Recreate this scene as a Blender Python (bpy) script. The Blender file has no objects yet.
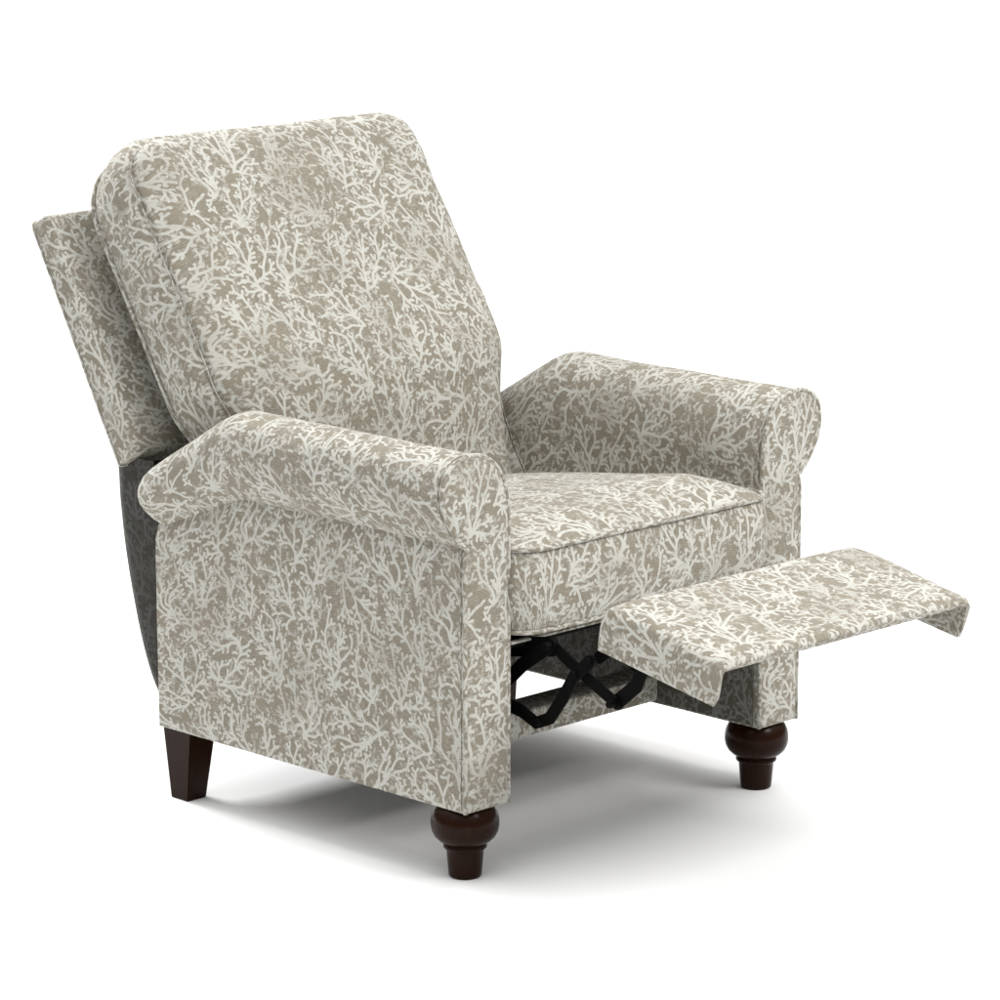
import bpy, bmesh, math, random
import numpy as np
from mathutils import Vector, noise, geometry

R = math.radians
scene = bpy.context.scene
col = scene.collection
W, A, H = 0.80, 0.096, 0.122          # chair width, arm thickness, height of the upholstery above the floor

# ------------------------------------------------------------------ fabric print, drawn by code
TILE = 0.62                            # size the print is drawn at
CLOTH = 0.78                           # metres of cloth one repeat covers
N = 2048
def coral_print():
    """the print: corals fanned out by space colonisation, each inside its own patch of cloth"""
    rng = np.random.default_rng(4)
    mm = TILE * 1000.0
    pxmm = N / mm
    wrap = lambda d: d - mm * np.round(d / mm)
    def stamp(img, x0, y0, x1, y1, r0, r1):
        rm = max(r0, r1) + 0.6
        ix = np.arange(int(math.floor((min(x0, x1) - rm) * pxmm)), int(math.ceil((max(x0, x1) + rm) * pxmm)) + 1)
        iy = np.arange(int(math.floor((min(y0, y1) - rm) * pxmm)), int(math.ceil((max(y0, y1) + rm) * pxmm)) + 1)
        X, Y = np.meshgrid((ix + .5) / pxmm, (iy + .5) / pxmm)
        dx, dy = x1 - x0, y1 - y0
        t = np.clip(((X - x0) * dx + (Y - y0) * dy) / (dx * dx + dy * dy + 1e-9), 0, 1)
        v = np.clip(0.5 - (np.hypot(X - x0 - t * dx, Y - y0 - t * dy) - (r0 + (r1 - r0) * t)) / 0.5, 0, 1)
        sl = np.ix_(iy % N, ix % N)
        img[sl] = np.maximum(img[sl], v)
    def poisson(dist, tries):
        g = int(mm / dist * 1.0); cell = mm / g; grid = {}; out = []
        C = rng.uniform(0, mm, (tries, 2))
        for p in C:
            cx, cy = int(p[0] / cell), int(p[1] / cell); ok = True
            for ox in (-1, 0, 1):
                for oy in (-1, 0, 1):
                    for q in grid.get(((cx + ox) % g, (cy + oy) % g), ()):
                        d = wrap(p - q)
                        if d[0] * d[0] + d[1] * d[1] < dist * dist: ok = False; break
                    if not ok: break
                if not ok: break
            if ok:
                grid.setdefault((cx, cy), []).append(p); out.append(p)
        return np.array(out)
    def layer(cells, spacing, keep, rtwig, rgrow, jit, mom=.8, sprigs=0):
        img = np.zeros((N, N), np.float32)
        n = cells
        ctr = np.array([[(i + (.5 if j % 2 else 0) + rng.uniform(-jit, jit)) * mm / n, (j + rng.uniform(-jit, jit)) * mm / n] for i in range(n) for j in range(n)])
        ori = np.pi / 2 + rng.normal(0, .8, len(ctr))
        size = rng.uniform(.8, 1.15, len(ctr))
        A = poisson(spacing, int(9 * (mm / spacing) ** 2))
        D = wrap(A[:, None, :] - ctr[None])
        c, s = np.cos(ori), np.sin(ori)
        al = D[..., 0] * c + D[..., 1] * s; ac = -D[..., 0] * s + D[..., 1] * c
        M = np.hypot(al * .72, ac * 1.2) / size
        o = np.argsort(M, axis=1); own = o[:, 0]
        m1 = np.take_along_axis(M, o[:, :1], 1)[:, 0]; m2 = np.take_along_axis(M, o[:, 1:2], 1)[:, 0]
        ok = (m2 - m1 > spacing * .25) & (m1 < mm / n * .85) & (rng.random(len(A)) < keep)
        A, own = A[ok], own[ok]
        # roots sit at the foot of each patch
        nodes, par, cor, heading = [], [], [], []
        for k in range(len(ctr)):
            mine = np.where(own == k)[0]
            if len(mine) < 4: continue
            d = wrap(A[mine] - ctr[k]); low = (d[:, 0] * c[k] + d[:, 1] * s[k]).min()
            nodes.append(ctr[k] + np.array([c[k], s[k]]) * (low * .92)); par.append(-1); cor.append(k)
        P = np.array(nodes); par = list(par); cor = list(cor); dirs = [np.array([c[k], s[k]]) for k in cor]
        best = np.full(len(A), 1e9); who = np.full(len(A), -1)
        alive = np.ones(len(A), bool)
        def upd(i0):
            new = P[i0:]; nc = np.array(cor[i0:])
            nd_ = np.array(dirs[i0:])
            for a in range(0, len(new), 400):
                d = wrap(A[:, None] - new[None, a:a + 400]); dd = np.hypot(d[..., 0], d[..., 1])
                cs_ = (d * nd_[None, a:a + 400]).sum(2) / (dd + 1e-6)
                dd = dd * (1.38 - .42 * cs_)          # shoots lean forward
                dd[own[:, None] != nc[None, a:a + 400]] = 1e9
                j = dd.argmin(1); v = dd[np.arange(len(A)), j]
                b = v < best
                best[b] = v[b]; who[b] = j[b] + i0 + a
        upd(0)
        step = 1.7; reach = 34.0; kill = 3.2
        for it in range(130):
            alive &= best > kill
            act = alive & (best < reach)
            if not act.any():
                if not alive.any() or reach > 90: break
                reach *= 1.4; continue
            tgt = {}
            for i in np.where(act)[0]: tgt.setdefault(who[i], []).append(i)
            newP = []
            i0 = len(P)
            for nd, idx in tgt.items():
                d = wrap(A[idx] - P[nd]); d /= np.hypot(d[:, 0], d[:, 1])[:, None] + 1e-9
                v = d.sum(0); l = np.hypot(*v)
                if l < .25: v = d[0]; l = 1
                v = v / l + dirs[nd] * mom + rng.normal(0, .22, 2); v /= np.hypot(*v)
                sw = .34 * math.sin(P[nd][0] / mm * 6.2832 * 9 + 1.7 * math.sin(P[nd][1] / mm * 6.2832 * 7)) + .20 * math.sin(P[nd][1] / mm * 6.2832 * 13)
                v = np.array([v[0] * math.cos(sw) - v[1] * math.sin(sw), v[0] * math.sin(sw) + v[1] * math.cos(sw)])     # boughs sway
                newP.append(P[nd] + v * step); par.append(int(nd)); cor.append(cor[nd]); dirs.append(v)
            P = np.vstack([P, newP])
            upd(i0)
        n = len(P); kids = [[] for _ in range(n)]
        for i in range(n):
            if par[i] >= 0: kids[par[i]].append(i)
        leaves = np.zeros(n); 
        for i in range(n - 1, -1, -1):
            if not kids[i]: leaves[i] = 1
            if par[i] >= 0: leaves[par[i]] += leaves[i]
        # drop one-step stubs
        Q = P.copy()
        for _ in range(4):
            Q2 = Q.copy()
            for i in range(n):
                if par[i] >= 0 and kids[i]:
                    m = kids[i][int(np.argmax([leaves[k] for k in kids[i]]))]
                    Q2[i] = (Q[par[i]] + Q[m] + Q[i]) / 3
            Q = Q2
        rad = np.minimum(rtwig + rgrow * (np.sqrt(leaves) - 1), rtwig * 1.75)
        for i in range(n):
            if par[i] < 0:
                stamp(img, Q[i][0], Q[i][1], Q[i][0] + .1, Q[i][1], rad[i], rad[i]); continue
            a, b = Q[par[i]], Q[i]
            ra = min(rad[par[i]], rad[i] * 1.12)
            stamp(img, a[0], a[1], b[0], b[1], ra, rad[i])
            if not kids[i]:
                v = (b - a) / (np.hypot(*(b - a)) + 1e-9)
                stamp(img, b[0], b[1], b[0] + v[0] * 1.2, b[1] + v[1] * 1.2, rad[i] * 1.08, rad[i] * 1.22)
        # short round fingers, left and right of every bough, wherever the cloth is still bare
        def free(x, y, r, h):
            for k in (-1.3, -.65, 0, .65, 1.3):
                px_, py_ = x + r * math.cos(k + h), y + r * math.sin(k + h)
                if img[int(py_ * pxmm) % N, int(px_ * pxmm) % N] > .1: return False
            return img[int(y * pxmm) % N, int(x * pxmm) % N] < .1
        order = rng.permutation(n)
        for i in order:
            if par[i] < 0 or rng.random() < .2: continue
            a, b = Q[par[i]], Q[i]
            h = math.atan2(b[1] - a[1], b[0] - a[0])
            sd = 1 if rng.random() < .5 else -1
            for sgn in (sd, -sd):
                ang = h + sgn * rng.uniform(.55, .95); L = rng.uniform(5.8, 10.0); r = rtwig * rng.uniform(.9, 1.05)
                bend = -sgn * rng.uniform(.0, .15)
                x, y = b; path = [(x, y)]; aa = ang; ok = True; l = 0
                while l < L:
                    x += math.cos(aa); y += math.sin(aa); aa += bend; l += 1
                    if l > r * 2 + .6 and not free(x, y, r + 1.55, aa):
                        ok = l > r + 4.0
                        break
                    path.append((x, y))
                if ok and len(path) > 4:
                    path = path[:-1] if l < L else path
                    m_ = len(path) - 1
                    for k_, (q0, q1) in enumerate(zip(path[:-1], path[1:])): stamp(img, q0[0], q0[1], q1[0], q1[1], r * (.62 + .50 * k_ / m_), r * (.62 + .50 * (k_ + 1) / m_))
                    stamp(img, path[-1][0], path[-1][1], path[-1][0] + .1, path[-1][1], r * 1.18, r * 1.18)
        # small loose sprigs in the gaps between the corals
        for _ in range(sprigs):
            x, y = rng.uniform(0, mm, 2)
            if not (free(x, y, 5.4, 0) and free(x, y, 5.4, 2.1) and free(x, y, 5.4, 4.2) and free(x, y, 3, 0)): continue
            aa = rng.uniform(0, 6.28); r = rtwig * rng.uniform(.8, 1.0); L = rng.uniform(6, 20); cv = rng.uniform(-.07, .07)
            sx, sy = x, y; l = 0; sgn = 1; nxt = rng.uniform(1, 3)
            while l < L:
                nx_, ny_ = sx + math.cos(aa), sy + math.sin(aa); aa += cv; l += 1
                if not free(nx_ + math.cos(aa) * (r + .3), ny_ + math.sin(aa) * (r + .3), 1.2, aa): break
                stamp(img, sx, sy, nx_, ny_, r, r); sx, sy = nx_, ny_
                if l > nxt:
                    nxt = l + rng.uniform(2.6, 4.5); sgn = -sgn
                    ba = aa + sgn * rng.uniform(.6, 1.0); fx, fy = sx, sy; fl = rng.uniform(5, 8.5)
                    for q_ in range(int(fl)):
                        gx, gy = fx + math.cos(ba), fy + math.sin(ba)
                        if q_ > 3 and not free(gx + math.cos(ba) * r, gy + math.sin(ba) * r, 1.4, ba): break
                        w_ = r * (.72 + .4 * q_ / fl)
                        stamp(img, fx, fy, gx, gy, w_, w_); fx, fy = gx, gy; ba -= sgn * .05
                    stamp(img, fx, fy, fx + .1, fy, r * 1.15, r * 1.15)
            stamp(img, sx, sy, sx + .1, sy, r * 1.2, r * 1.2)
        return img
    main = layer(8, 13.0, .94, 1.9, .17, .44, .5, 900)
    faint = layer(8, 12, .8, 1.8, .12, .44, .6)
    px = np.zeros((N, N, 4), np.float32)
    px[..., 0] = main
    px[..., 1] = faint
    px[..., 3] = 1
    img = bpy.data.images.new("coral_print", N, N, alpha=False)
    img.colorspace_settings.name = 'Non-Color'
    img.pixels.foreach_set(px.ravel())
    img.update()
    img.pack()
    return img
PRINT = coral_print()

# ------------------------------------------------------------------ materials
def nodes_of(name):
    m = bpy.data.materials.new(name)
    m.use_nodes = True
    nt = m.node_tree
    for n in list(nt.nodes):
        nt.nodes.remove(n)
    out = nt.nodes.new('ShaderNodeOutputMaterial')
    b = nt.nodes.new('ShaderNodeBsdfPrincipled')
    nt.links.new(b.outputs[0], out.inputs[0])
    return m, nt, b
def N_(nt, t, **kw):
    n = nt.nodes.new(t)
    for k, v in kw.items():
        setattr(n, k, v)
    return n
def mth(nt, op, a, b=None, c=None, clamp=False):
    n = nt.nodes.new('ShaderNodeMath'); n.operation = op; n.use_clamp = clamp
    for i, v in enumerate((a, b, c)):
        if v is None: continue
        if hasattr(v, 'links') or hasattr(v, 'is_linked'): nt.links.new(v, n.inputs[i])
        else: n.inputs[i].default_value = v
    return n.outputs[0]
def mixc(nt, f, a, b):
    n = nt.nodes.new('ShaderNodeMix'); n.data_type = 'RGBA'
    if hasattr(f, 'is_linked'): nt.links.new(f, n.inputs[0])
    else: n.inputs[0].default_value = f
    for i, v in ((6, a), (7, b)):
        if hasattr(v, 'is_linked'): nt.links.new(v, n.inputs[i])
        else: n.inputs[i].default_value = (*v, 1)
    return n.outputs[2]
def noise_tex(nt, vec, scale, detail=3, rough=.55, mapping=None):
    if mapping:
        mp = N_(nt, 'ShaderNodeMapping'); mp.inputs['Scale'].default_value = mapping
        nt.links.new(vec, mp.inputs[0]); vec = mp.outputs[0]
    n = N_(nt, 'ShaderNodeTexNoise'); n.inputs['Scale'].default_value = scale
    n.inputs['Detail'].default_value = detail; n.inputs['Roughness'].default_value = rough
    nt.links.new(vec, n.inputs['Vector'])
    return n.outputs[0]
def fabric(name, tone=1.0, contrast=1.0):
    m, nt, b = nodes_of(name)
    uv = N_(nt, 'ShaderNodeUVMap'); uv.uv_map = 'UVMap'
    vec = uv.outputs[0]
    # tiny wobble, as woven threads carry the print
    wob = N_(nt, 'ShaderNodeTexNoise'); wob.inputs['Scale'].default_value = 420; wob.inputs['Detail'].default_value = 1
    nt.links.new(vec, wob.inputs['Vector'])
    sub = N_(nt, 'ShaderNodeVectorMath', operation='SUBTRACT'); nt.links.new(wob.outputs[1], sub.inputs[0]); sub.inputs[1].default_value = (.5, .5, .5)
    scl = N_(nt, 'ShaderNodeVectorMath', operation='SCALE'); nt.links.new(sub.outputs[0], scl.inputs[0]); scl.inputs[3].default_value = .0008
    add = N_(nt, 'ShaderNodeVectorMath', operation='ADD'); nt.links.new(vec, add.inputs[0]); nt.links.new(scl.outputs[0], add.inputs[1])
    mp = N_(nt, 'ShaderNodeMapping'); mp.inputs['Scale'].default_value = (1 / CLOTH, 1 / CLOTH, 1)
    nt.links.new(add.outputs[0], mp.inputs[0])
    tex = N_(nt, 'ShaderNodeTexImage'); tex.image = PRINT; tex.extension = 'REPEAT'; tex.interpolation = 'Cubic'
    nt.links.new(mp.outputs[0], tex.inputs[0])
    sep = N_(nt, 'ShaderNodeSeparateColor'); nt.links.new(tex.outputs[0], sep.inputs[0])
    main, faint = sep.outputs[0], sep.outputs[1]
    streak = noise_tex(nt, vec, 1.0, 3, .65, (110, 480, 1))        # short horizontal slubs
    streak2 = noise_tex(nt, vec, 1.0, 2, .6, (900, 160, 1))
    blot = noise_tex(nt, vec, 17, 4, .6)
    worn = noise_tex(nt, vec, 55, 3, .6)
    # coral cover: solid but rubbed away in places
    wear = mth(nt, 'MULTIPLY_ADD', worn, 1.7, mth(nt, 'MULTIPLY', streak, 1.5))
    wear = mth(nt, 'SUBTRACT', wear, 1.36)
    fade = noise_tex(nt, vec, 6.5, 2, .5)
    fade = mth(nt, 'MULTIPLY_ADD', mth(nt, 'SUBTRACT', fade, .45), 2.4, .86, clamp=True)
    main = mth(nt, 'MULTIPLY', main, fade)
    cover = mth(nt, 'MULTIPLY', main, mth(nt, 'MULTIPLY_ADD', wear, 1.9, .74, clamp=True))
    fcov = mth(nt, 'MULTIPLY', faint, mth(nt, 'MULTIPLY_ADD', wear, 1.4, .08, clamp=True))
    cov = mth(nt, 'MAXIMUM', cover, fcov)
    haze = mth(nt, 'MULTIPLY', mth(nt, 'SUBTRACT', mth(nt, 'ADD', worn, mth(nt, 'MULTIPLY', streak, .5)), .80, clamp=True), 1.5, clamp=True)
    cov = mth(nt, 'MAXIMUM', cov, haze)
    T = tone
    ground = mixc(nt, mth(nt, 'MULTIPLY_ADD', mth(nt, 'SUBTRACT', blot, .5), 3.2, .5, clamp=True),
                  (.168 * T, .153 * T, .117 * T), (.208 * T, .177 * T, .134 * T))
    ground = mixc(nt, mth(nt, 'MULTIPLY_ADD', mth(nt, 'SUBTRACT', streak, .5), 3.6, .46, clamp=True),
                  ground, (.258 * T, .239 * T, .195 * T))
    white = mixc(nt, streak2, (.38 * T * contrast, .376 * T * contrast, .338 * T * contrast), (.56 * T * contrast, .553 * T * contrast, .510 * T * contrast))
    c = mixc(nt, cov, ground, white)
    nt.links.new(c, b.inputs['Base Color'])
    b.inputs['Roughness'].default_value = .92
    b.inputs['Specular IOR Level'].default_value = .15
    b.inputs['Sheen Weight'].default_value = .12
    b.inputs['Sheen Roughness'].default_value = .5
    # weave + slightly raised print
    wv = N_(nt, 'ShaderNodeTexWave', wave_type='BANDS', bands_direction='X'); wv.inputs['Scale'].default_value = 190; wv.inputs['Distortion'].default_value = 1.5
    wh = N_(nt, 'ShaderNodeTexWave', wave_type='BANDS', bands_direction='Y'); wh.inputs['Scale'].default_value = 190; wh.inputs['Distortion'].default_value = 1.5
    nt.links.new(vec, wv.inputs[0]); nt.links.new(vec, wh.inputs[0])
    hgt = mth(nt, 'ADD', mth(nt, 'MULTIPLY', wv.outputs[1], .25), mth(nt, 'MULTIPLY', wh.outputs[1], .35))
    hgt = mth(nt, 'ADD', hgt, mth(nt, 'MULTIPLY', streak, .8))
    hgt = mth(nt, 'ADD', hgt, mth(nt, 'MULTIPLY', cov, .35))
    bp = N_(nt, 'ShaderNodeBump'); bp.inputs['Strength'].default_value = .45; bp.inputs['Distance'].default_value = .0006
    nt.links.new(hgt, bp.inputs['Height']); nt.links.new(bp.outputs[0], b.inputs['Normal'])
    return m
FAB = fabric('coral_fabric')
FABM = fabric('coral_fabric_inner_shade', .36, 1.0)  # same print darkened: shade of the inner arm wall put into the colour
FABD = fabric('coral_fabric_shaded_side', .11, 1.0)  # same print, darker still: shade below the back painted into the tone
def wood():
    m, nt, b = nodes_of('espresso_wood')
    tc = N_(nt, 'ShaderNodeTexCoord')
    n = noise_tex(nt, tc.outputs['Object'], 1.0, 5, .6, (160, 160, 9))
    c = mixc(nt, n, (.0055, .0017, .0007), (.0240, .0080, .0032))
    nt.links.new(c, b.inputs['Base Color'])
    b.inputs['Roughness'].default_value = .24
    b.inputs['Specular IOR Level'].default_value = .10
    bp = N_(nt, 'ShaderNodeBump'); bp.inputs['Strength'].default_value = .15; bp.inputs['Distance'].default_value = .0005
    nt.links.new(n, bp.inputs['Height']); nt.links.new(bp.outputs[0], b.inputs['Normal'])
    return m
WOOD = wood()
def metal():
    m, nt, b = nodes_of('black_steel')
    tc = N_(nt, 'ShaderNodeTexCoord')
    n = noise_tex(nt, tc.outputs['Object'], 60, 4, .6)
    nt.links.new(mixc(nt, n, (.0012, .0012, .0012), (.004, .004, .004)), b.inputs['Base Color'])
    b.inputs['Roughness'].default_value = .6
    b.inputs['Specular IOR Level'].default_value = .06
    return m
METAL = metal()
def lining():
    m, nt, b = nodes_of('black_lining')
    tc = N_(nt, 'ShaderNodeTexCoord')
    n = noise_tex(nt, tc.outputs['Object'], 300, 2, .6)
    nt.links.new(mixc(nt, n, (.004, .004, .004), (.010, .010, .009)), b.inputs['Base Color'])
    b.inputs['Roughness'].default_value = 1
    b.inputs['Specular IOR Level'].default_value = .05
    return m
LINING = lining()
def floor_mat():
    m, nt, b = nodes_of('white_studio_floor')
    tc = N_(nt, 'ShaderNodeTexCoord')
    n = noise_tex(nt, tc.outputs['Object'], 3, 3, .5)
    nt.links.new(mixc(nt, n, (.79, .79, .79), (.80, .80, .80)), b.inputs['Base Color'])
    b.inputs['Roughness'].default_value = .9
    b.inputs['Specular IOR Level'].default_value = .1
    return m
FLOOR = floor_mat()

# ------------------------------------------------------------------ mesh helpers
def link(name, me, mat, parent=None, smooth=True):
    me.materials.append(mat)
    for p in me.polygons:
        p.use_smooth = smooth
    o = bpy.data.objects.new(name, me)
    col.objects.link(o)
    if parent is not None:
        o.parent = parent
    return o
def build(name, vs, fs, uvs, mat, parent=None, smooth=True, sharp=None):
    """vs points, fs index lists, uvs either one per vertex or one list per face"""
    me = bpy.data.meshes.new(name)
    me.from_pydata([tuple(v) for v in vs], [], fs)
    ul = me.uv_layers.new(name='UVMap')
    per_face = uvs and isinstance(uvs[0], list)
    for fi, p in enumerate(me.polygons):
        for k, li in enumerate(p.loop_indices):
            u = uvs[fi][k] if per_face else uvs[me.loops[li].vertex_index]
            ul.data[li].uv = (u[0], u[1])
    bm = bmesh.new(); bm.from_mesh(me)
    bmesh.ops.recalc_face_normals(bm, faces=bm.faces)
    bm.to_mesh(me); bm.free()
    o = link(name, me, mat, parent, smooth)
    if sharp:
        me.set_sharp_from_angle(angle=R(sharp))
    return o
class Mesh:
    def __init__(s): s.v, s.f, s.u = [], [], []
    def grid(s, P, UV, closed=False):
        """P[i][j] rows of points; closed wraps j (UV then has one more column)"""
        b = len(s.v); m = len(P[0])
        for r in P: s.v += list(r)
        for i in range(len(P) - 1):
            for j in range(m if closed else m - 1):
                j2 = (j + 1) % m
                s.f.append([b + i * m + j, b + i * m + j2, b + (i + 1) * m + j2, b + (i + 1) * m + j])
                s.u.append([UV[i][j], UV[i][j + 1], UV[i + 1][j + 1], UV[i + 1][j]])
    def tube(s, pts, r, closed=False, seg=8, uoff=(0, 0)):
        pts = [Vector(p) for p in pts]; n = len(pts)
        rows, uvs = [], []
        L = 0.0; up = Vector((.31, .17, .93)).normalized(); prev = None
        for i, p in enumerate(pts):
            a = pts[(i - 1) % n] if (closed or i > 0) else p
            c = pts[(i + 1) % n] if (closed or i < n - 1) else p
            t = (c - a).normalized()
            if prev is None:
                q = t.cross(up).normalized()
            else:
                q = (prev - t * prev.dot(t)).normalized()
            prev = q; w = t.cross(q)
            if i: L += (p - pts[i - 1]).length
            rows.append([p + (q * math.cos(k * math.tau / seg) + w * math.sin(k * math.tau / seg)) * r for k in range(seg)])
            uvs.append([(uoff[0] + L, uoff[1] + k * math.tau / seg * r) for k in range(seg + 1)])
        if closed:
            rows.append(rows[0]); uvs.append([(uoff[0] + L, v[1]) for v in uvs[0]])
        s.grid(rows, uvs, True)
        if not closed:
            for rr, uu in ((rows[0], uvs[0]), (rows[-1], uvs[-1])):
                b = len(s.v); s.v += list(rr); s.f.append(list(range(b, b + seg))); s.u.append(list(uu[:seg]))
    def make(s, name, mat, parent, smooth=True, sharp=None, weld=True):
        o = build(name, s.v, s.f, s.u, mat, parent, smooth)
        if weld:
            bm = bmesh.new(); bm.from_mesh(o.data)
            bmesh.ops.remove_doubles(bm, verts=bm.verts, dist=1e-5 if weld is True else weld)
            bmesh.ops.recalc_face_normals(bm, faces=bm.faces)
            bm.to_mesh(o.data); bm.free()
            for p in o.data.polygons: p.use_smooth = smooth
        if sharp: o.data.set_sharp_from_angle(angle=R(sharp))
        return o
def catmull(pts, n):
    out = []
    P = [Vector(p) for p in pts]
    for i in range(len(P) - 1):
        p0 = P[i - 1] if i else P[0] * 2 - P[1]
        p1, p2 = P[i], P[i + 1]
        p3 = P[i + 2] if i + 2 < len(P) else P[-1] * 2 - P[-2]
        for k in range(n):
            t = k / n
            out.append(.5 * ((2 * p1) + (p2 - p0) * t + (2 * p0 - 5 * p1 + 4 * p2 - p3) * t * t + (3 * p1 - p0 - 3 * p2 + p3) * t ** 3))
    out.append(P[-1])
    return out
def sm(a, b, x):
    t = max(0, min(1, (x - a) / (b - a))); return t * t * (3 - 2 * t)
def soft(p, amp, sc, seed=0):
    return noise.noise(Vector((p[0] * sc + seed, p[1] * sc, p[2] * sc))) * amp

def box(name, x0, x1, y0, y1, z0, z1, mat, parent, bev=.004, uvs=1):
    bm = bmesh.new()
    bmesh.ops.create_cube(bm, size=1)
    for v in bm.verts:
        v.co = Vector(((x0 + x1) / 2 + v.co.x * (x1 - x0), (y0 + y1) / 2 + v.co.y * (y1 - y0), (z0 + z1) / 2 + v.co.z * (z1 - z0)))
    if bev: bmesh.ops.bevel(bm, geom=list(bm.edges), offset=bev, segments=3, affect='EDGES', profile=.5)
    ul = bm.loops.layers.uv.new('UVMap')
    for f in bm.faces:
        n = f.normal
        for l in f.loops:
            c = l.vert.co
            l[ul].uv = (c.x, c.z) if abs(n.y) > .7 else ((c.y, c.z) if abs(n.x) > .7 else (c.x, c.y))
    me = bpy.data.meshes.new(name); bm.to_mesh(me); bm.free()
    o = link(name, me, mat, parent); me.set_sharp_from_angle(angle=R(40))
    return o

# ------------------------------------------------------------------ the recliner
recliner = bpy.data.objects.new('recliner', None)
col.objects.link(recliner)
recliner['label'] = 'reclined armchair in taupe and white coral print fabric, footrest raised, dark wooden legs'
recliner['category'] = 'recliner'

# ---- arms
ZN = .553
roll = catmull([(.0045, ZN - .003), (-.013, .566), (-.030, .588), (-.044, .613), (-.049, .640), (-.044, .668), (-.026, .688), (.010, .698),
                (.045, .691), (.073, .669), (.089, .636), (.0955, .598), (A, .560)], 5)
prof = [(0, H), (0, .20), (0, .28), (0, .36), (0, .43), (0, .49), (.0003, .53)] + [(p.x, p.y) for p in roll] + \
       [(A, .50), (A, .44), (A, .36), (A, .28), (A, .20), (A, H)]
def arm_pt(p, Y, grow=0.0):
    x, z = p
    d = max(0.0, Y - .502)
    s = d * d / (2 * .056) if d < .056 else d - .028
    k = s / .206
    if z <= ZN: dz = .082 * k * (z - H) / (ZN - H)
    else: dz = (.082 + .040 * (z - ZN) / .145) * k
    bulge = 0
    return x, z - dz
def sdist(poly, q):
    best = 9
    n = len(poly)
    for i in range(n):
        a, b = poly[i], poly[(i + 1) % n]
        dx, dy = b[0] - a[0], b[1] - a[1]
        L = dx * dx + dy * dy
        t = 0 if L < 1e-12 else max(0, min(1, ((q[0] - a[0]) * dx + (q[1] - a[1]) * dy) / L))
        best = min(best, math.hypot(q[0] - a[0] - t * dx, q[1] - a[1] - t * dy))
    return best
def inside(poly, q):
    c = False; n = len(poly)
    for i in range(n):
        a, b = poly[i], poly[(i + 1) % n]
        if (a[1] > q[1]) != (b[1] > q[1]) and q[0] < (b[0] - a[0]) * (q[1] - a[1]) / (b[1] - a[1]) + a[0]:
            c = not c
    return c
def cap(poly, fn, step=.0075):
    """filled outline as a fine triangle mesh: returns verts2d, faces, heights"""
    n = len(poly)
    pts = [Vector(p) for p in poly]
    xs = [p[0] for p in poly]; zs = [p[1] for p in poly]
    x = min(xs) + step / 2
    while x < max(xs):
        z = min(zs) + step / 2
        while z < max(zs):
            if inside(poly, (x, z)) and sdist(poly, (x, z)) > step * .45: pts.append(Vector((x, z)))
            z += step
        x += step
    vo, eo, fo, *_ = geometry.delaunay_2d_cdt(pts, [(i, (i + 1) % n) for i in range(n)], [], 1, 1e-6)
    V = [(v.x, v.y, fn(sdist(poly, (v.x, v.y)))) for v in vo]
    return V, [list(f) for f in fo]
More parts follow.
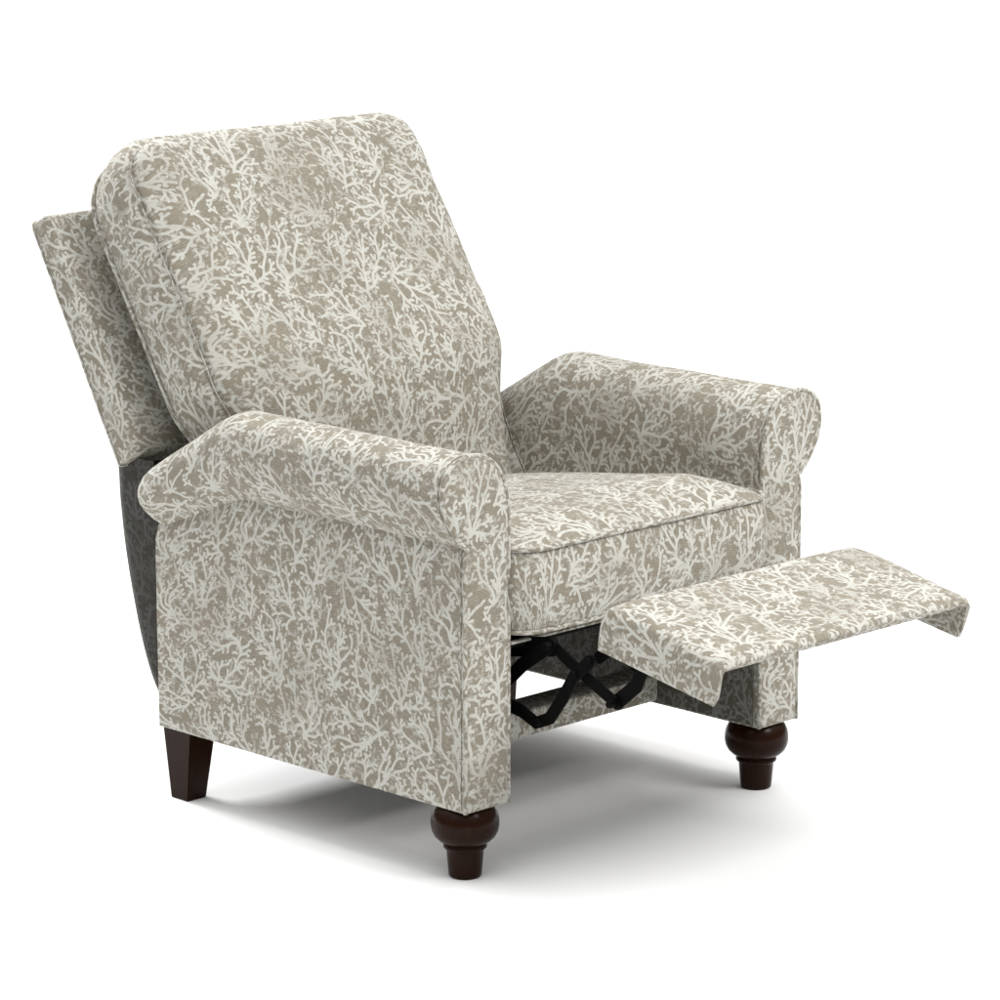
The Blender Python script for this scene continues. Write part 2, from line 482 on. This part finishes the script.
def make_arm(side):
    X = (lambda x: x) if side == 'near' else (lambda x: W - x)
    sd = 0 if side == 'near' else 7.3
    uo = .0 if side == 'near' else .27
    arm = Mesh()
    cum = [0]
    for i in range(1, len(prof)):
        cum.append(cum[-1] + math.dist(prof[i], prof[i - 1]))
    ys = [0, .004, .03, .08, .14, .20, .26, .32, .38, .43, .47, .49, .505, .52, .535, .55, .57, .60, .63, .66, .69, .715, .728, .736, .741]
    P, UV = [], []
    cx, cz = .024, .60
    for Y in ys:
        row = []
        inset = 0.0 if Y < .70 else .010 * ((Y - .70) / .041) ** 3
        for p in prof:
            x, z = arm_pt(p, Y)
            if inset and z > .3 :
                dx, dz = x - cx, z - .53
                l = math.hypot(dx, dz) + 1e-6
                if p[1] > ZN - .01 and p not in prof[-6:]:
                    x -= dx / l * inset; z -= dz / l * inset
            v = Vector((x, Y, z))
            if p[1] > .5 and 0.01 < Y < .73:
                a = soft(v, .0028, 7, sd) + soft(v, .0012, 22, sd)
                x += a * (1 if p[0] > 0 and p[1] < .6 else -.6) * .6
                z += a * .6
            elif .13 < p[1] and Y > .01 and p[0] < .05:
                x += soft(v, .0032, 4.2, sd) + soft(v, .0010, 15, sd + 3)
            row.append(Vector((X(x), Y, z)))
        P.append(row)
        UV.append([(uo - Y, c) if side == 'near' else (uo + Y, 2.03 - c) for c in cum])
    arm.grid(P, UV)
    # closed underside
    b = len(arm.v)
    for Y in (ys[0], ys[-1]):
        arm.v += [Vector((X(0), Y, H)), Vector((X(A), Y, H))]
    arm.f.append([b, b + 1, b + 3, b + 2]); arm.u.append([(0, 0), (.1, 0), (.1, .7), (0, .7)])
    # rear closing panel, slightly pillowed
    rear = [(p.x, p.z) for p in P[-1]]
    V, F = cap(rear, lambda d: .008 * (1 - math.exp(-d / .012)), .01)
    b = len(arm.v)
    arm.v += [Vector((x, ys[-1] + h, z)) for x, z, h in V]
    for f in F:
        arm.f.append([b + i for i in f]); arm.u.append([(V[i][0] + .3, V[i][1]) for i in f])
    o = arm.make('arm', FAB, recliner, sharp=50, weld=6e-5)
    # front panel with a soft pillow inside the welt
    V, F = cap(prof, lambda d: .0065 * (1 - math.exp(-d / .010)), .006)
    fp = Mesh()
    fp.v = [Vector((X(x), -.001 - h, z)) for x, z, h in V]
    for f in F:
        fp.f.append(f); fp.u.append([(X(V[i][0]) * 1.0 + .13, V[i][1] + .07) for i in f])
    fp.make('front_panel', FAB, o)
    welt = Mesh()
    welt.tube([(X(x), -.001, z) for x, z in prof], .0037, False, 8)
    welt.make('piping', FAB, o)
    box('inner_shade_panel', *sorted((X(A + .0004), X(A + .0022))), .012, .730, H + .003, .378, FABM, o, .0006)  # added sheet on the inner arm wall, carries the under-seat shade as colour
    # seam groove just behind the welt on the side of the arm
    st = Mesh()
    path = [(X(x - .0008 if x < .05 else x + .0008), .0085, z + (.0008 if z > .69 else 0)) for x, z in prof[:-6]]
    st.tube(path, .0011, False, 6)
    st.make('seam', FAB, o)
    return o
make_arm('near'); make_arm('far')

# ---- pillow builder: rounded rectangle in (p,q), thickness along n
def rrect(x0, x1, y0, y1, r, step=.012, ncorner=10, bow=None):
    """points and outward normals, counter clockwise; r = radius per corner (bl, br, tr, tl)"""
    pts = []
    cs = [(x0 + r[0], y0 + r[0], r[0], 180), (x1 - r[1], y0 + r[1], r[1], 270), (x1 - r[2], y1 - r[2], r[2], 0), (x0 + r[3], y1 - r[3], r[3], 90)]
    for i, (cx, cy, rr, a0) in enumerate(cs):
        for k in range(ncorner + 1):
            a = R(a0 + 90 * k / ncorner)
            pts.append(((cx + rr * math.cos(a), cy + rr * math.sin(a)), (math.cos(a), math.sin(a))))
        nx = cs[(i + 1) % 4]
        a = R(a0 + 90)
        e0 = pts[-1][0]; e1 = (nx[0] + nx[2] * math.cos(a), nx[1] + nx[2] * math.sin(a))
        n = max(1, int(math.dist(e0, e1) / step))
        for k in range(1, n):
            t = k / n
            pts.append(((e0[0] + (e1[0] - e0[0]) * t, e0[1] + (e1[1] - e0[1]) * t), (math.cos(a), math.sin(a))))
    return pts

# ---- back cushion (leans 32 degrees)
LEAN = R(32)
TV = Vector((0, math.sin(LEAN), math.cos(LEAN))); NV = Vector((0, -math.cos(LEAN), math.sin(LEAN)))
BO = Vector((0, .69, .45))
def bpos(x, t, n):
    k = .898 + .102 * sm(.09, .22, t)            # the cushion narrows where it drops between the arms
    return Vector((.4 + (x - .4) * k, 0, 0)) + BO + TV * t + NV * n
bx0, bx1, bt0, bt1 = .0605, .7395, -.12, .664
bout = rrect(bx0, bx1, bt0, bt1, (.05, .05, .055, .085))
cxm, ctm = .4, .25
def edge_d(x, t):
    r = .07
    dx = max(abs(x - cxm) - (bx1 - bx0) / 2 + r, 0); dt = max(abs(t - (bt0 + bt1) / 2) - (bt1 - bt0) / 2 + r, 0)
    o = math.hypot(dx, dt)
    ins = max(abs(x - cxm) - (bx1 - bx0) / 2 + r, abs(t - (bt0 + bt1) / 2) - (bt1 - bt0) / 2 + r)
    return max(0, r - (o if o > 0 else ins)) if ins > 0 else r - ins
def front_n(x, t):
    d = edge_d(x, t)
    h = seam_n(t) + .030 * (1 - math.exp(-d / .020)) + .020 * (1 - math.exp(-d / .11))
    h += .014 * math.exp(-((t - .14) / .16) ** 2) * (1 - math.exp(-d / .05))         # lumbar fullness
    h -= .045 * sm(.16, -.10, t)
    v = Vector((x, t, 0))
    h += soft(v, .0050, 24, 15) * math.exp(-d / .035) * min(1, d / .008)
    h += soft(v, .007, 4.5, 3) * min(1, d / .05) + soft(v, .0022, 13, 5) * min(1, d / .03)
    return h
def seam_n(t): return .167 - .034 * sm(.25, .0, t)
def back_n(t):                                  # rear edge of the boxing: comes forward at the crest
    return .042 + .020 * sm(.56, .664, t)
bc = Mesh()
P, UV = [], []
levels = [(-.012, 0.0, .0), (0, .06, .0), (.007, .25, 0), (.013, .5, 0), (.012, .75, 0), (.005, .92, 0), (-.002, .975, 0), (-.0075, 1.0, 0)]
for off, f, _ in levels:
    row, ur = [], []
    for (x, t), (nx, nt_) in bout:
        n0, n1 = back_n(t), seam_n(t)
        n = n0 + (n1 - n0) * f
        w = soft(Vector((x * 2, t * 2, n * 6)), .003, 5, 9)
        row.append(bpos(x + nx * (off + w * (f > .1)), t + nt_ * (off + w * (f > .1)), n))
        arc = (n1 - n)
        ur.append((x + nx * arc, t + nt_ * arc))
    ur.append(ur[0]); P.append(row); UV.append(ur)
for s in (.992, .983, .972, .96, .945, .925, .90, .87, .84, .80, .75, .70, .64, .58, .51, .44, .36, .28, .2, .12, .05, .0):
    row, ur = [], []
    for (x, t), (nx, nt_) in bout:
        x2, t2 = cxm + (x - cxm) * s, ctm + (t - ctm) * s
        x2 -= nx * .003 * s; t2 -= nt_ * .003 * s
        row.append(bpos(x2, t2, front_n(x2, t2))); ur.append((x2, t2))
    ur.append(ur[0]); P.append(row); UV.append(ur)
bc.grid(P, UV, True)
b = len(bc.v); bc.v += list(P[0]); bc.f.append(list(range(b, b + len(bout)))[::-1]); bc.u.append([u for u in UV[0][:-1]][::-1])
back = bc.make('back_cushion', FAB, recliner)
w = Mesh()
w.tube([bpos(x + nx * .002, t + nt_ * .002, back_n(t) + .006) for (x, t), (nx, nt_) in bout], .0042, True, 8)
w.make('piping', FAB, back)
w = Mesh()
w.tube([bpos(x + nx * -.0015, t + nt_ * -.0055, seam_n(t) + .0015) for (x, t), (nx, nt_) in bout if not (t > bt1 - .012)], .0012, False, 6)
sobj = w.make('seam', FAB, back)

# ---- back frame: the wide upholstered slab behind the cushion
fl = R(29.5)
FT = Vector((0, math.sin(fl), math.cos(fl))); FN = Vector((0, -math.cos(fl), math.sin(fl)))
FO = Vector((0, .838, .56))
def fpos(x, t, n): return Vector((x, 0, 0)) + FO + FT * t + FN * n
fm = Mesh()
fo = rrect(.004, .796, 0.0, .452, (.004, .004, .010, .010), ncorner=4)
P, UV = [], []
rings = [(-.006, -.004), (-.002, -.001), (0, .003), (.0008, .012), (.0008, .024), (-.001, .034), (-.005, .041), (-.011, .045), (-.02, .047)]
for off, n in rings:
    P.append([fpos(min(max(x, .004 - off), .796 + off), min(max(t, -off), .452 + off), n) for (x, t), (nx, nt_) in fo])
    u = [(min(max(x, .004 - off), .796 + off) + nx * (.047 - n), min(max(t, -off), .452 + off) + nt_ * (.047 - n)) for (x, t), (nx, nt_) in fo]; UV.append(u + [u[0]])
for s in (.9, .6, .3, 0):
    P.append([fpos(.4 + (min(max(x, .024), .776) - .4) * s, .22 + (min(max(t, .02), .432) - .22) * s, .047) for (x, t), q in fo])
    u = [(.4 + (min(max(x, .024), .776) - .4) * s, .22 + (min(max(t, .02), .432) - .22) * s) for (x, t), q in fo]; UV.append(u + [u[0]])
P.insert(0, [fpos(.4, .22, -.004)] * len(fo)); UV.insert(0, [(.4, .22)] * (len(fo) + 1))
fm.grid(P, UV, True)
fr = fm.make('back_frame', FAB, recliner, sharp=60)
w = Mesh()
w.tube([fpos(x + nx * .0005, t + nt_ * .0005, .001) for (x, t), (nx, nt_) in fo], .0022, True, 6)
w.make('piping', FAB, fr)

# ---- outer back: panel hanging below the frame, shade put into its fabric tone
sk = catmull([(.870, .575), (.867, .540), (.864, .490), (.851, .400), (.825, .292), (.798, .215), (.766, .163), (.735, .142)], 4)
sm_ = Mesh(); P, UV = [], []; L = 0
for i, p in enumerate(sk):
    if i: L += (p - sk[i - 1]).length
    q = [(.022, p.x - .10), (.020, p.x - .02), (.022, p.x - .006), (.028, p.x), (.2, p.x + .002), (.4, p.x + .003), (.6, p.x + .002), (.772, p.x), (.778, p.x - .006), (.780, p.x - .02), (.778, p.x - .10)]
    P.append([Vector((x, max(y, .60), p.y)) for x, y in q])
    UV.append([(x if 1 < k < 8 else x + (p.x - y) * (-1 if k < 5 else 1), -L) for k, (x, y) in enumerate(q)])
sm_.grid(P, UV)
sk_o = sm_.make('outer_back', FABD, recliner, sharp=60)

# ---- seat cushion
sx0, sx1, sy0, sy1 = .0985, .7015, -.030, .60
sout = rrect(sx0, sx1, sy0, sy1, (.055, .055, .03, .03))
def tilt(y): return -.135 * max(0, y - .12) if y > .12 else 0
def seat_edge(x, y):
    return min(x - sx0, sx1 - x, y - sy0, sy1 - y)
def seat_top(x, y):
    d = max(0, seat_edge(x, y))
    v = Vector((x, y, 0))
    dx, dy = max(0, min(x - sx0, sx1 - x)), max(0, min(y - sy0, sy1 - y))
    g = lambda r: (1 - math.exp(-dx / r)) * (1 - math.exp(-dy / r))
    pucker = soft(v, .0045, 26, 12) * math.exp(-d / .03) * min(1, d / .008)
    return .534 + tilt(y) + pucker + .022 * g(.035) + .018 * g(.13) + soft(v, .004, 6, 2) * min(1, d / .05) - .006 * math.exp(-max(0, y - sy0) / .03)
sc = Mesh(); P, UV = [], []
for off, z in ((-.06, .384), (-.036, .386), (-.020, .390), (-.009, .396), (-.001, .404), (.006, .422), (.0115, .455), (.012, .480), (.009, .505), (.003, .525), (-.001, .534)):
    row, u = [], []
    for (x, y), (nx, ny) in sout:
        o_ = off
        side = abs(nx) > .9
        if side: o_ = min(off, .0)
        f = (z - .384) / .15
        zz = z + tilt(y) * f + (0 if off > -.003 else 0)
        w_ = soft(Vector((x, y, z)), .003, 8, 4) if ny < -.3 and .4 < z < .53 else 0
        row.append(Vector((x + nx * o_, y + ny * (o_ + w_), zz)))
        arc = .534 - z
        u.append((x + nx * arc, y + ny * arc))
    u.append(u[0]); P.append(row); UV.append(u)
for s in (.988, .975, .96, .94, .915, .88, .84, .79, .73, .66, .58, .5, .41, .31, .2, .1, 0):
    row, u = [], []
    for (x, y), (nx, ny) in sout:
        x2, y2 = .4 + (x - .4) * s, .285 + (y - .285) * s
        row.append(Vector((x2, y2, seat_top(x2, y2)))); u.append((x2, y2))
    u.append(u[0]); P.append(row); UV.append(u)
sc.grid(P, UV, True)
b = len(sc.v); sc.v += list(P[0]); sc.f.append(list(range(b, b + len(sout)))); sc.u.append(UV[0][:-1])
seat = sc.make('seat_cushion', FAB, recliner)
for z, off, rr in ((.5345, .003, .0044), (.3985, -.003, .0042)):
    w = Mesh()
    fr_ = [q for q in sout if q[0][1] < .5]
    # start on the right rear, run round the front, end on the left rear
    k0 = max(range(len(fr_)), key=lambda i: fr_[i][0][1] if fr_[i][0][0] < .4 else -1)
    path = fr_[k0:] + fr_[:k0]
    w.tube([Vector((x + nx * (off if abs(nx) < .9 else -.001), y + ny * off, z + (tilt(y) if z > .5 else 0))) for (x, y), (nx, ny) in path], rr, False, 8)
    w.make('piping', FAB, seat)

# ---- seat deck under the cushion
deck = box('seat_deck', .103, .697, .012, .60, .368, .3835, LINING, recliner)
edge = box('deck_lip', .103, .697, -.001, .010, .3785, .3832, FAB, deck, .002)

# ---- front cross rail
box('front_rail', A + .001, W - A - .001, .230, .300, .128, .174, FAB, recliner, .005)
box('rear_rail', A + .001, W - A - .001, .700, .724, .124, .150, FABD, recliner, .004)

# ---- footrest
FR0 = Vector((0, -.205, .478)); FR1 = Vector((0, -.452, .428))
FS = (FR1 - FR0).normalized(); FL = (FR1 - FR0).length
FU = Vector((0, FS.z, -FS.y))
if FU.z < 0: FU = -FU
def rpos(x, s, n): return Vector((x, 0, 0)) + FR0 + FS * s + FU * n
ft = Mesh()
fx0, fx1 = .100, .700
TH = .012
def cross(s):
    # outer skin of the section, from the bottom of the near flap over the top to the far flap
    drop = .074 - .004 * s / FL
    flap = [(fx0 + .001, -drop), (fx0 - .001, -.055), (fx0 - .002, -.035), (fx0 - .001, -.018), (fx0 + .001, -.007), (fx0 + .005, -.001)]
    top = [(fx0 + .02 + (fx1 - fx0 - .04) * k / 20, .0) for k in range(21)]
    top = [(x, .004 * (1 - math.exp(-min(x - fx0, fx1 - x) / .05)) + .002) for x, _ in top]
    mir = [(W - x, n) for x, n in flap][::-1]
    return flap + top + mir
base = cross(0)
cum = [0]
for i in range(1, len(base)): cum.append(cum[-1] + math.dist(base[i], base[i - 1]))
def inner(sec):
    out = []
    for i, (x, n) in enumerate(sec):
        if i < 6: out.append((max(x, fx0) + .006, min(n, -TH)))
        elif i >= len(sec) - 6: out.append((min(x, fx1) - .006, min(n, -TH)))
        else: out.append((x, -TH))
    return out
stations = [(0, -.012), (.003, -.005), (.010, -.001), (.02, 0), (.05, .0015), (.09, .0025), (.13, .0025), (.17, .002), (.20, .001), (.225, .0008), (.240, -.0004), (.247, -.0024), (.2505, -.006), (.2515, -.0085)]
P, UV = [], []
for s, dn in stations:
    sec = cross(s); row = []
    for i, (x, n) in enumerate(sec):
        topw = sm(-.03, 0, n)
        ss = s
        if n < -.001:                       # flaps slant back a little, rounded lower corner
            lim = FL - .008 * min(1, -n / .074) - .002 * sm(-.066, -.074, n)
            ss = min(s, lim)
        v = Vector((x, s, 0))
        row.append(rpos(x, ss, n + dn * topw + soft(v, .0025, 9, 8) * topw * min(1, max(0, s / .03))))
    P.append(row); UV.append([(c + .1, -s) for c in cum])
# under/inner skin back to the start
for s in (.249, .235, .12, .006):
    sec = inner(cross(s))
    P.append([rpos(x, min(s, FL - .004 - (.006 if n < -.06 else 0)), n) for x, n in sec]); UV.append([(c + .1, -s - .03) for c in cum])
ft.grid(P, UV)
ft.grid([P[-1], P[0]], [UV[-1], UV[0]])
# bottom edges of the flaps
for e in (0, -1):
    b = len(ft.v); n = len(P)
    ft.v += [r[e] for r in P]
    k = len(stations)
    outer = list(range(b, b + k)); inn = list(range(b + k, b + n))
    idx = [0, 3, 6, 12]; 
    ft.f.append(outer + inn); ft.u.append([(.02 * i, .0) for i in range(n)])
foot = ft.make('footrest', FAB, recliner, sharp=62)

# ---- folding mechanism
def plate(name, pts, x, th, mat, parent, rad=.008, hole=None):
    """flat steel link through the given (y, z) points: a rounded ribbon of steel"""
    m = Mesh()
    V = [Vector(p) for p in pts]
    left, right = [], []
    n = len(V)
    for i, p in enumerate(V):
        a = V[max(i - 1, 0)]; c = V[min(i + 1, n - 1)]
        t = (c - a).normalized(); q = Vector((-t.y, t.x))
        left.append(p + q * rad); right.append(p - q * rad)
    def arc(c, t, s0):
        out = []
        for k in range(1, 6):
            a = s0 + math.pi * k / 6
            out.append(c + Vector((math.cos(a), math.sin(a))) * rad)
        return out
    t1 = (V[-1] - V[-2]).normalized(); a1 = math.atan2(t1.y, t1.x)
    t0 = (V[0] - V[1]).normalized(); a0 = math.atan2(t0.y, t0.x)
    end = arc(V[-1], t1, a1 - math.pi / 2)
    start = arc(V[0], t0, a0 - math.pi / 2)
    loop = right + end + left[::-1] + start
    k = len(loop)
    A_ = [Vector((x - th / 2, p.x, p.y)) for p in loop]; B_ = [Vector((x + th / 2, p.x, p.y)) for p in loop]
    m.v = A_ + B_
    m.f = [list(range(k)), list(range(2 * k - 1, k - 1, -1))] + [[i, (i + 1) % k, k + (i + 1) % k, k + i] for i in range(k)]
    m.u = [[(0, 0)] * len(f) for f in m.f]
    return m.make(name, mat, parent, False, weld=False)
def bolt(x, y, z, r, parent, L=.006):
    m = Mesh(); k = 12
    ring = lambda xx, rr: [Vector((xx, y + rr * math.cos(i * math.tau / k), z + rr * math.sin(i * math.tau / k))) for i in range(k)]
    rows = [ring(x - L, .0001), ring(x - L, r * .8), ring(x - L * .7, r), ring(x + L, r), ring(x + L, .0001)]
    m.grid(rows, [[(0, 0)] * (k + 1)] * 5, True)
    return m.make('bolt', METAL, parent, sharp=40)
for sx, d in ((.150, 1), (.650, -1)):
    root = plate('mechanism', [(.42, .345), (.25, .352), (.10, .350), (-.045, .376)], sx, .004, METAL, recliner, .016)
    plate('link', [(.115, .252), (.065, .290), (.015, .336), (-.048, .380)], sx - .006 * d, .004, METAL, root, .0115)
    e = 0.0 if d > 0 else .055            # the far side is folded a little further back
    plate('link', [(y + e, z) for y, z in [(.17, .285), (.085, .268), (.045, .268), (.010, .262), (-.022, .249), (-.052, .262), (-.080, .300), (-.105, .340), (-.140, .372)]], sx - .012 * d, .004, METAL, root, .0105)
    kn = (-.185, .311) if d > 0 else (-.145, .338)
    plate('link', [(-.048, .380), (-.095, .354), kn], sx - .002 * d, .003, METAL, root, .0100)
    plate('link', [kn, (-.225, .345) if d > 0 else (-.19, .372), (-.25, .400)], sx + .002 * d, .003, METAL, root, .012 if d > 0 else .008)
    plate('footrest_bracket', [(-.14, .374), (-.18, .402), (-.23, .436), (-.29, .434)], sx + .008 * d, .004, METAL, root, .010)
    for (y, z) in ((-.048, .380), kn, (-.030 + e, .252), (-.108 + e, .346), (-.140 + e, .372)):
        bolt(sx - .012 * d, y, z, .0062, root, .008)
box('drive_tube', .16, .64, .25, .272, .300, .322, METAL, recliner, .003)
# side rail of the far mechanism, hung under the deck
box('deck_rail', .655, .665, .00, .56, .285, .3675, LINING, recliner, .002)
box('deck_rail', .148, .156, .16, .56, .300, .3675, LINING, recliner, .002)

# ---- legs
def turned_leg(x, y):
    pr = [(0, .124), (.036, .124), (.043, .1195), (.0490, .113), (.0533, .104), (.0550, .094), (.0552, .086), (.0535, .077), (.0490, .068), (.0418, .0610),
          (.0350, .0575), (.0332, .0565), (.0342, .0545), (.0354, .052), (.0349, .0492), (.0328, .0474), (.0308, .0464), (.0302, .045), (.0290, .030), (.0277, .015), (.0268, .004), (.0256, .0012), (.0236, 0), (0, 0)]
    m = Mesh(); k = 48
    rows, uv = [], []
    for r_, z in pr:
        rows.append([Vector((r_ * math.cos(i * math.tau / k), r_ * math.sin(i * math.tau / k), z)) for i in range(k)])
        uv.append([(i / k, z) for i in range(k + 1)])
    m.grid(rows, uv, True)
    o = m.make('leg', WOOD, recliner, sharp=55)
    o.location = (x, y, 0)
    o['label'] = 'turned dark wooden front leg with round bun'
def square_leg(sx):
    m = Mesh()
    X = (lambda v: v) if sx == 'near' else (lambda v: W - v)
    top = [(.002, .663), (.060, .663), (.060, .734), (.002, .734)]
    bot = [(.002, .673), (.044, .673), (.044, .716), (.002, .716)]
    bm = bmesh.new()
    a = [bm.verts.new((X(x), y, .1225)) for x, y in top]; b_ = [bm.verts.new((X(x), y, 0)) for x, y in bot]
    bm.faces.new(a); bm.faces.new(b_)
    for i in range(4): bm.faces.new((a[i], a[(i + 1) % 4], b_[(i + 1) % 4], b_[i]))
    bmesh.ops.recalc_face_normals(bm, faces=bm.faces)
    bmesh.ops.bevel(bm, geom=list(bm.edges), offset=.0012, segments=2, affect='EDGES')
    me = bpy.data.meshes.new('leg'); bm.to_mesh(me); bm.free()
    o = link('leg', me, WOOD, recliner); me.set_sharp_from_angle(angle=R(35))
    o['label'] = 'square tapered dark wooden rear leg'
turned_leg(.0465, .047); turned_leg(W - .0465, .047)
square_leg('near'); square_leg('far')

# ------------------------------------------------------------------ floor
me = bpy.data.meshes.new('floor')
K = 96
rings = [0.6, 1.4, 2.4, 4.0, 10.0, 30.0, 150.0]
fv = [(.4, .3, 0)] + [(.4 + r_ * math.cos(i * math.tau / K), .3 + r_ * math.sin(i * math.tau / K), 0) for r_ in rings for i in range(K)]
ff = [[0, 1 + i, 1 + (i + 1) % K] for i in range(K)]
for q in range(len(rings) - 1):
    ff += [[1 + q * K + i, 1 + (q + 1) * K + i, 1 + (q + 1) * K + (i + 1) % K, 1 + q * K + (i + 1) % K] for i in range(K)]
me.from_pydata(fv, [], ff)
me.uv_layers.new(name='UVMap')
fl_o = link('floor', me, FLOOR, None, False)
fl_o['kind'] = 'structure'

# ------------------------------------------------------------------ light
world = bpy.data.worlds.new('World'); scene.world = world
world.use_nodes = True
nt = world.node_tree
for n in list(nt.nodes): nt.nodes.remove(n)
out = nt.nodes.new('ShaderNodeOutputWorld'); bg = nt.nodes.new('ShaderNodeBackground')
tc = nt.nodes.new('ShaderNodeTexCoord'); sp = nt.nodes.new('ShaderNodeSeparateXYZ')
nt.links.new(tc.outputs['Generated'], sp.inputs[0])
z = mth(nt, 'MAXIMUM', sp.outputs[2], 0.0)
st = mth(nt, 'MULTIPLY_ADD', mth(nt, 'MULTIPLY', z, z), 2.70, .14)                       # bright studio ceiling, dim walls
nt.links.new(st, bg.inputs['Strength']); bg.inputs['Color'].default_value = (1, 1, .995, 1)
nt.links.new(bg.outputs[0], out.inputs[0])
def area(name, loc, target, size, power, colr=(1, 1, 1)):
    l = bpy.data.lights.new(name, 'AREA'); l.shape = 'SQUARE'; l.size = size; l.energy = power; l.color = colr
    o = bpy.data.objects.new(name, l); col.objects.link(o); o.location = loc
    o.rotation_euler = (Vector(target) - Vector(loc)).to_track_quat('-Z', 'Y').to_euler()
    return o
area('softbox', (1.0, -2.8, 3.4), (.4, .3, .4), 1.5, 112, (1, .99, .97))

b_ = area('floor_fill_light', (.15, 3.5, 2.5), (-.1, 1.0, 0), .9, 25)  # added fill light, brightens the floor behind the chair
b_.data.spread = R(70)

# ------------------------------------------------------------------ camera
cam = bpy.data.cameras.new('camera'); co = bpy.data.objects.new('camera', cam); col.objects.link(co)
yaw, pitch = .7904, .2144
co.location = (-4.174, -4.21, 1.9207)
d = Vector((math.sin(yaw) * math.cos(pitch), math.cos(yaw) * math.cos(pitch), -math.sin(pitch)))
co.rotation_euler = d.to_track_quat('-Z', 'Y').to_euler()
cam.sensor_width = 36; cam.lens = 36 * 3913.0871 / 1000
cam.clip_end = 500
scene.camera = co
scene.view_settings.view_transform = 'Standard'; scene.view_settings.look = 'None'
scene.view_settings.exposure = 0; scene.view_settings.gamma = 1
